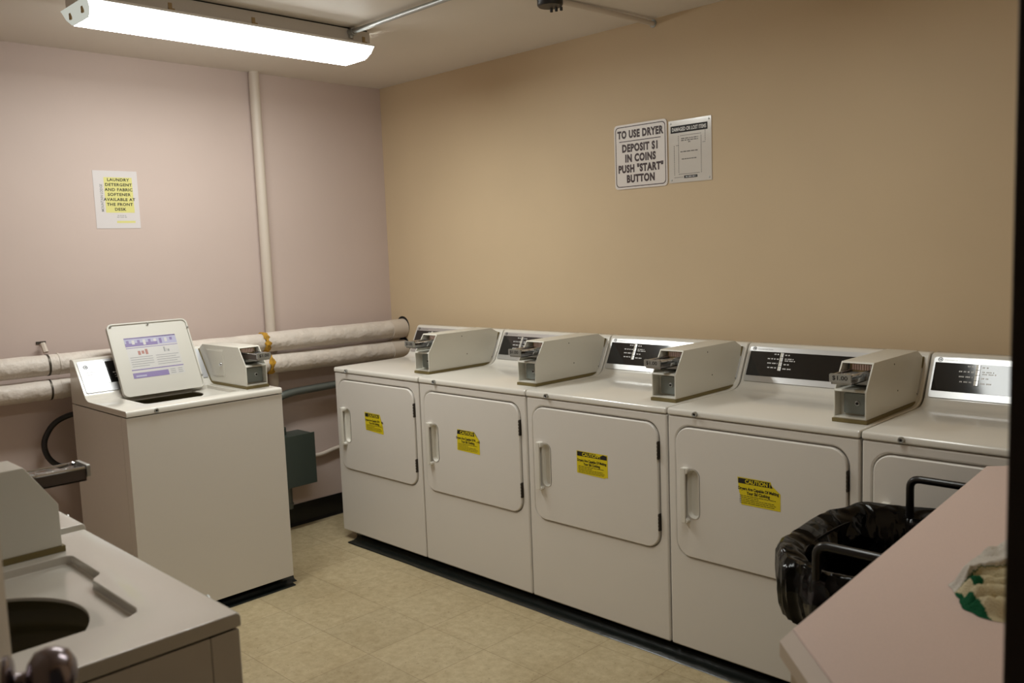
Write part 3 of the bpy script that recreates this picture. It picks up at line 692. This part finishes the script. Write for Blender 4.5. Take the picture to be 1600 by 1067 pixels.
# ------------------------------------------------------------------ signs
def wallsign(name, x0, z0, x1, z1, label, cat='sign'):
    return props(empty(name, ((x0+x1)/2, 0, z0)), label, cat)
def flat(m, pts, y, mt_): m.add([Vector((a, y, b)) for a, b in pts], [tuple(range(len(pts)))], mt_)
def ring(m, out, inn, y, mt_):
    n = len(out); m.add([Vector((a, y, b)) for a, b in out]+[Vector((a, y, b)) for a, b in inn], [(k, (k+1) % n, n+(k+1) % n, n+k) for k in range(n)], mt_)
WM = lambda x, y, z: Matrix(((1, 0, 0, x), (0, 0, 1, y), (0, 1, 0, z), (0, 0, 0, 1)))
x0, x1, z0, z1 = 1.729, 2.015, 1.738, 2.024
t = wallsign('dryer_sign', x0, z0, x1, z1, 'white sign on the beige wall reading TO USE DRYER in dark maroon letters')
obj('board', MB().prism(rrect(x0, z0, x1, z1, .018, 6), -.0045, -.001, signwhite, FV), t, off=t.location, fix=True)
m = MB(); ring(m, rrect(x0+.007, z0+.009, x1-.007, z1-.009, .018, 6), rrect(x0+.0105, z0+.0125, x1-.0105, z1-.0125, .016, 6), -.0049, maroon)
cx = (x0+x1)/2; y = -.005
for (tx, z, sx, s) in (('TO USE DRYER', 1.978, .74, .045), ('DEPOSIT S1', 1.917, .78, .045), ('IN COINS', 1.872, .78, .045), ('PUSH "START"', 1.826, .78, .045), ('BUTTON', 1.781, .78, .045)):
    m.text(tx, s, WM(cx, y, z), maroon, sx=sx, bold=.055, sp=1.12)
for zz in (1.9335, 1.8985): flat(m, [(cx+.0715, zz), (cx+.0745, zz), (cx+.0745, zz+.0045), (cx+.0715, zz+.0045)], -.0051, maroon)
flat(m, [(x0+.028, 1.9475), (x1-.032, 1.9475), (x1-.032, 1.951), (x0+.028, 1.951)], y, maroon)
obj('lettering', m, t, off=t.location)
x0, x1, z0, z1 = 2.023, 2.235, 1.745, 2.008
t = wallsign('lost_items_sign', x0, z0, x1, z1, 'white notice headed DAMAGED OR LOST ITEMS, right of the dryer sign')
obj('board', MB().box((x0, -.003, z0), (x1, -.0008, z1), signalu), t, off=t.location)
m = MB(); y = -.0034; cx = (x0+x1)/2
flat(m, [(x0+.011, 1.955), (x1-.018, 1.955), (x1-.018, 1.985), (x0+.011, 1.985)], y, black_ink)
m.text('DAMAGED OR LOST ITEMS', .0215, WM(cx-.003, y-.0004, 1.969), white_ink, sx=.655, bold=.03)
def dashed(a, b):
    A = Vector(a); B = Vector(b); L = (B-A).length; n = int(L/.0075); d = (B-A).normalized(); q = Vector((-d.y, d.x))*.0011
    for i in range(n):
        p = A+d*(i*.0075); r_ = p+d*.0045; flat(m, [tuple(p-q), tuple(r_-q), tuple(r_+q), tuple(p+q)][::1], y, black_ink)
def drect(a0, b0, a1, b1): dashed((a0, b0), (a1, b0)); dashed((a1, b0), (a1, b1)); dashed((a1, b1), (a0, b1)); dashed((a0, b1), (a0, b0))
drect(x0+.050, z0+.035, x1-.050, 1.942)
dashed((x1-.03, 1.953), (x1-.03, 1.905)); dashed((x1-.03, 1.905), (x1-.05, 1.905)); dashed((x0+.05, 1.902), (x0+.028, 1.902)); dashed((x0+.028, 1.902), (x0+.028, z0+.022)); dashed((x0+.028, z0+.022), (x0+.075, z0+.022))
rnd = random.Random(2); ff = lambda a, b, l: Vector((a, y-l, b))
bars(m, ff, [(cx-.042, cx+.042, 1.929, .004), (cx-.042, cx+.042, 1.921, .004), (cx-.007, cx+.007, 1.913, .004), (cx-.046, cx+.044, 1.874, .004), (cx-.040, cx+.036, 1.843, .004)], black_ink, .0, rnd)
flat(m, [(cx-.03, z0+.017), (cx+.036, z0+.017), (cx+.036, z0+.028), (cx-.03, z0+.028)], y, black_ink)
bars(m, ff, [(cx-.022, cx+.03, z0+.0225, .004)], white_ink, .0004, rnd)
obj('lettering', m, t, off=t.location)
m = MB()
for (a, b) in ((x0+.012, z1-.012), (x1-.012, z1-.012), (x0+.012, z0+.012), (x1-.012, z0+.012)):
    k = MB().lathe([(0, -.0025), (.003, -.002), (.004, 0), (0, 0)], steel, 10, (a, -.003, b), 'y'); obj('screw', k, t, off=t.location, smooth=True, fix=True)
# paper on the mauve wall (faces +x)
PM = lambda yy, z: Matrix(((0, 0, 1, .0022), (1, 0, 0, yy), (0, 1, 0, z), (0, 0, 0, 1)))
ya, yb, z0, z1 = -1.671, -1.468, 1.654, 1.921
t = props(empty('paper_notice', (0, (ya+yb)/2, z0)), 'laminated paper about laundry detergent, highlighted yellow, on the mauve wall', 'notice')
obj('sheet', MB().box((.0004, ya, z0), (.0018, yb, z1), paper), t, off=t.location)
m = MB(); cy = (ya+yb)/2+.012
m.add([Vector((.002, cy-.066, 1.727)), Vector((.002, cy+.066, 1.727)), Vector((.002, cy+.064, 1.891)), Vector((.002, cy-.066, 1.891))], [(0, 1, 2, 3)], yellow_p)
m.add([Vector((.002, cy-.02, 1.679)), Vector((.002, cy+.066, 1.679)), Vector((.002, cy+.066, 1.689)), Vector((.002, cy-.02, 1.689))], [(0, 1, 2, 3)], yellow_p)
for k, tx in enumerate(('LAUNDRY', 'DETERGENT', 'AND FABRIC', 'SOFTENER', 'AVAILABLE AT', 'THE FRONT', 'DESK')):
    m.text(tx, .0185, PM(cy, 1.879-k*.0228), black_ink, sx=1.1, bold=.03, sp=1.12)
vm = Matrix(((0, 0, 1, .0022), (0, -1, 0, ya+.034), (1, 0, 0, 1.795), (0, 0, 0, 1)))
m.text('MOUNTAIN LODGE', .0165, vm, grey_ink, sx=.86, bold=.02)
ff = lambda a, b, l: Vector((.0021+l, a, b)); bars(m, ff, [(cy-.015, cy+.025, 1.714, .0035), (cy-.018, cy+.028, 1.706, .0035)], grey_ink, 0, rnd)
obj('lettering', m, t, off=t.location)

# ------------------------------------------------------------------ counter
t = props(empty('counter', (3.8, -1.5, 0)), 'pinkish laminate counter with clipped corners at lower right', 'counter')
Bc = Vector((3.628, -2.057)); out = [(3.553, -.925), (3.618, -2.075), (3.93, -2.383), (3.999, -2.383), (3.999, -.74), (3.70, -.782)]
out = [(3.546, -.915), (3.612, -2.063), (3.925, -2.380), (3.999, -2.380), (3.999, -.745), (3.73, -.745)]
inn = [(3.560, -.918), (3.6285, -2.056), (3.935, -2.366), (3.999, -2.366), (3.999, -.760), (3.737, -.760)]
n = len(out); m = MB()
lv = [(out, .868, counter_edge), (out, .890, counter_edge), (out, .8915, counter_edge), (inn, .911, counter_edge), ([(a+(3.9-a)*.008, b) for a, b in inn], .914, counter_m)]
vs = [Vector((a, b, z)) for (pl, z, _) in lv for a, b in pl]
for j in range(len(lv)-1): m.add([], [], counter_edge)
base = len(m.v); m.v += vs
for j in range(len(lv)-1):
    for k in range(n): m.f.append([j*n+k, j*n+(k+1) % n, (j+1)*n+(k+1) % n, (j+1)*n+k]); m.m.append(m.mi(lv[j+1][2]))
m.f.append(list(range(n))[::-1]); m.m.append(m.mi(counter_edge)); m.f.append(list(range((len(lv)-1)*n, len(lv)*n))); m.m.append(m.mi(counter_m))
obj('worktop', m, t, off=t.location, fix=True)
m = MB().prism([(3.628, -2.045), (3.636, -2.075), (3.93, -2.37), (3.998, -2.37), (3.998, -2.34), (3.945, -2.34), (3.66, -2.045)], 0, .868, counter_base, TZ)
obj('end_panel', m, t, off=t.location, bev=.002, fix=True)
obj('wall_cleat', MB().box((3.96, -2.33, .80), (3.998, -.80, .868), counter_base), t, off=t.location)

# ------------------------------------------------------------------ trash bin with bag
BX, BY = 3.42, -1.10
t = props(empty('trash_bin', (BX, BY, 0)), 'black trash bin with handles in front of the right-hand dryers, beside the counter', 'trash bin')
def sup(a, hx, hy, e=.55):
    c, s = math.cos(a), math.sin(a); return Vector((math.copysign(abs(c)**e, c)*hx, math.copysign(abs(s)**e, s)*hy, 0))
m = MB(); k = 48; vs = []
for (z, f_) in ((0.0, .80), (.02, .82), (.68, .93), (.725, .93), (.725, .91), (.05, .80)):
    for j in range(k): vs.append(Vector((BX, BY, z))+sup(2*PI*j/k, .200*f_, .285*f_, .74))
m.add(vs, [(i*k+j, i*k+(j+1) % k, (i+1)*k+(j+1) % k, (i+1)*k+j) for i in range(5) for j in range(k)]+[tuple(range(k))[::-1], tuple(range(5*k, 6*k))], blackplastic)
obj('bin_body', m, t, off=t.location, smooth=True, fix=True)
for (yy, x0_, zt) in ((BY+.262, 3.352, .832), (BY-.315, 3.362, .808)):
    m = MB().tube(arcpath([(x0_+.0, yy, .60), (x0_, yy, zt), (x0_+.20, yy, zt), (x0_+.20, yy, .60)], .028, 6), .0105, tube_black, 14)
    obj('handle', m, t, off=t.location, smooth=True)
# bag: inside wall, rolled rim, draped outside
m = MB(); k = 160; vs = []; lev = []
rows = [('in', .30, .58), ('in', .50, .66), ('in', .62, .70), ('in', .69, .75), ('rim', .728, .84), ('rim', .742, .93), ('rim', .748, 1.015), ('rim', .744, 1.045), ('out', .725, 1.065), ('out', .69, 1.075), ('out', .66, 1.075), ('out', .625, 1.06), ('out', .595, 1.02)]
for (kd, z, f_) in rows:
    for j in range(k):
        a = 2*PI*j/k; b = sup(a, .226*f_, .300*f_, .80); d = b.normalized()
        w_ = {'in': .018, 'rim': .010, 'out': .022}[kd]
        nn = noise.noise(Vector((math.cos(a)*4.2, math.sin(a)*4.2, z*5)))*1.2 + .8*abs(noise.noise(Vector((math.cos(a)*9, math.sin(a)*9, z*2.5+4))))
        sg = noise.noise(Vector((math.cos(a)*2.1, math.sin(a)*2.1, 7)))
        zz = z + (.012*sg if kd != 'in' else 0) + (.022*noise.noise(Vector((math.cos(a)*5, math.sin(a)*5, 11))) if z < .60 and kd == 'out' else 0)
        vs.append(Vector((BX, BY, zz))+b+d*(w_*nn))
m.add(vs, [(i*k+j, i*k+(j+1) % k, (i+1)*k+(j+1) % k, (i+1)*k+j) for i in range(len(rows)-1) for j in range(k)]+[tuple(range(k))[::-1]], bag)
lb = obj('trash_bag', m, None, smooth=True); props(lb, 'glossy black trash bag lining the bin and folded over its rim', 'trash bag')

# ------------------------------------------------------------------ towel on the counter
def towel_mat():
    m = mat('terry cloth', (196, 188, 172), .95, bump=(420, 1.0, .004), spec=.1); nt = m.node_tree; N = nt.nodes; L = nt.links; b = N['Principled BSDF']
    at = N.new('ShaderNodeAttribute'); at.attribute_name = 'stripe'
    r = N.new('ShaderNodeValToRGB'); r.color_ramp.interpolation = 'CONSTANT'
    r.color_ramp.elements[0].color = (*lin((206, 200, 190)), 1); r.color_ramp.elements[1].position = .45; r.color_ramp.elements[1].color = (*lin((26, 86, 56)), 1)
    e = r.color_ramp.elements.new(.75); e.color = (*lin((204, 192, 158)), 1)
    L.new(at.outputs['Fac'], r.inputs[0]); L.new(r.outputs[0], b.inputs['Base Color']); return m
terry = towel_mat()
def towel():
    O = Vector((3.742, -1.772, .9145)); A = Vector((.71, .704, 0)); B = Vector((.704, -.71, 0)); n = 150; g = []; st = []
    N = lambda x, y, z=0.: noise.noise(Vector((x, y, z)))
    sm = lambda t: max(0., min(1., t))**2*(3-2*max(0., min(1., t)))
    for i in range(n+1):
        for j in range(n+1):
            x = (i/n-.5)*2; y = (j/n-.5)*2; rr = math.sqrt(x*x+y*y); q = max(abs(x), abs(y)); sc = q/max(rr, 1e-6); x *= sc; y *= sc
            r = math.sqrt(x*x+y*y); th = math.atan2(y, x)
            ed = 1+.10*N(math.cos(th)*2, math.sin(th)*2, 1)+.05*N(math.cos(th)*6, math.sin(th)*6, 4)
            a = .135+x*.135*ed; b = .062+y*.125*ed
            fall = 1-sm((r-.80)/.20)
            hem = .012+.20*a+.010*N(a*30, 3.)+.006*N(a*80, 1.)          # edge of the top layer
            top = 1 if b < hem else 0
            tb = sm((hem-b)/.006+.5)
            h_top = (.030+.26*min(a, .19)+.006*N(a*26, b*26, 2)+.0035*N(a*70, b*70, 8))
            hx = b-hem-.42*(a-.02)                                       # folds fan out to the right and toward the room
            f1 = abs(math.sin(hx*88+1.4*N(a*14, b*14, 5)+.5))**.7
            h_low = (.010+.16*min(a, .15)+.020*f1)*(1-.45*sm((b-.06)/.09))+.005*N(a*50, b*50, 6)
            h = (h_top*tb+h_low*(1-tb))*fall
            P = O+A*a+B*b; P.z += max(.0006, h) if r < .99 else .0004
            g.append(P)
            v = .2 if tb > .5 else .9
            if tb <= .5 and (.028 < a < .042 and b-hem < .034): v = .6
            if tb <= .5 and a < .016 and b-hem > .004: v = .6
            if b > .146+.02*N(a*20, 1) and .03 < a < .16 and f1 < .8: v = .6
            st.append(v)
    m = MB(); m.add(g, [(i*(n+1)+j, (i+1)*(n+1)+j, (i+1)*(n+1)+j+1, i*(n+1)+j+1) for i in range(n) for j in range(n)], terry)
    o = obj('towel', m, smooth=True); o.data.update()
    if sum(p.normal.z for p in o.data.polygons) < 0: o.data.flip_normals()
    for p in o.data.polygons: p.use_smooth = True
    at = o.data.attributes.new('stripe', 'FLOAT', 'POINT')
    for k, v in enumerate(st): at.data[k].value = v
    props(o, 'crumpled white and cream towel with green stripes on the counter', 'towel')
towel()

# ------------------------------------------------------------------ open door with its knob
H = Vector((3.985, -3.272, 0)); E2 = Vector((3.128, -2.950, 0)); d = (E2-H).normalized(); LW = (E2-H).length
ang = math.atan2(d.y, d.x)
t = empty('door_1', H, ang); t['kind'] = 'structure'     # local x along the leaf; the room side faces local -y
leaf = obj('door_leaf', MB().box((0, 0, .012), (LW, .042, 2.04), door_paint), t, bev=.002)
KZ = 1.043
k = MB(); k.lathe([(0, 0), (.033, 0), (.033, -.004), (.028, -.008), (0.014, -.009), (.0125, -.011), (.0125, -.020), (.020, -.022), (.030, -.029), (.0335, -.040), (.033, -.051), (.028, -.062), (.016, -.069), (0, -.071)], nickel, 40, (LW-.076, 0, KZ), 'y')
obj('door_knob', k, t, smooth=True, fix=True)
obj('latch_plate', MB().box((LW-.0005, .008, KZ-.03), (LW+.0012, .034, KZ+.03), nickel), t)
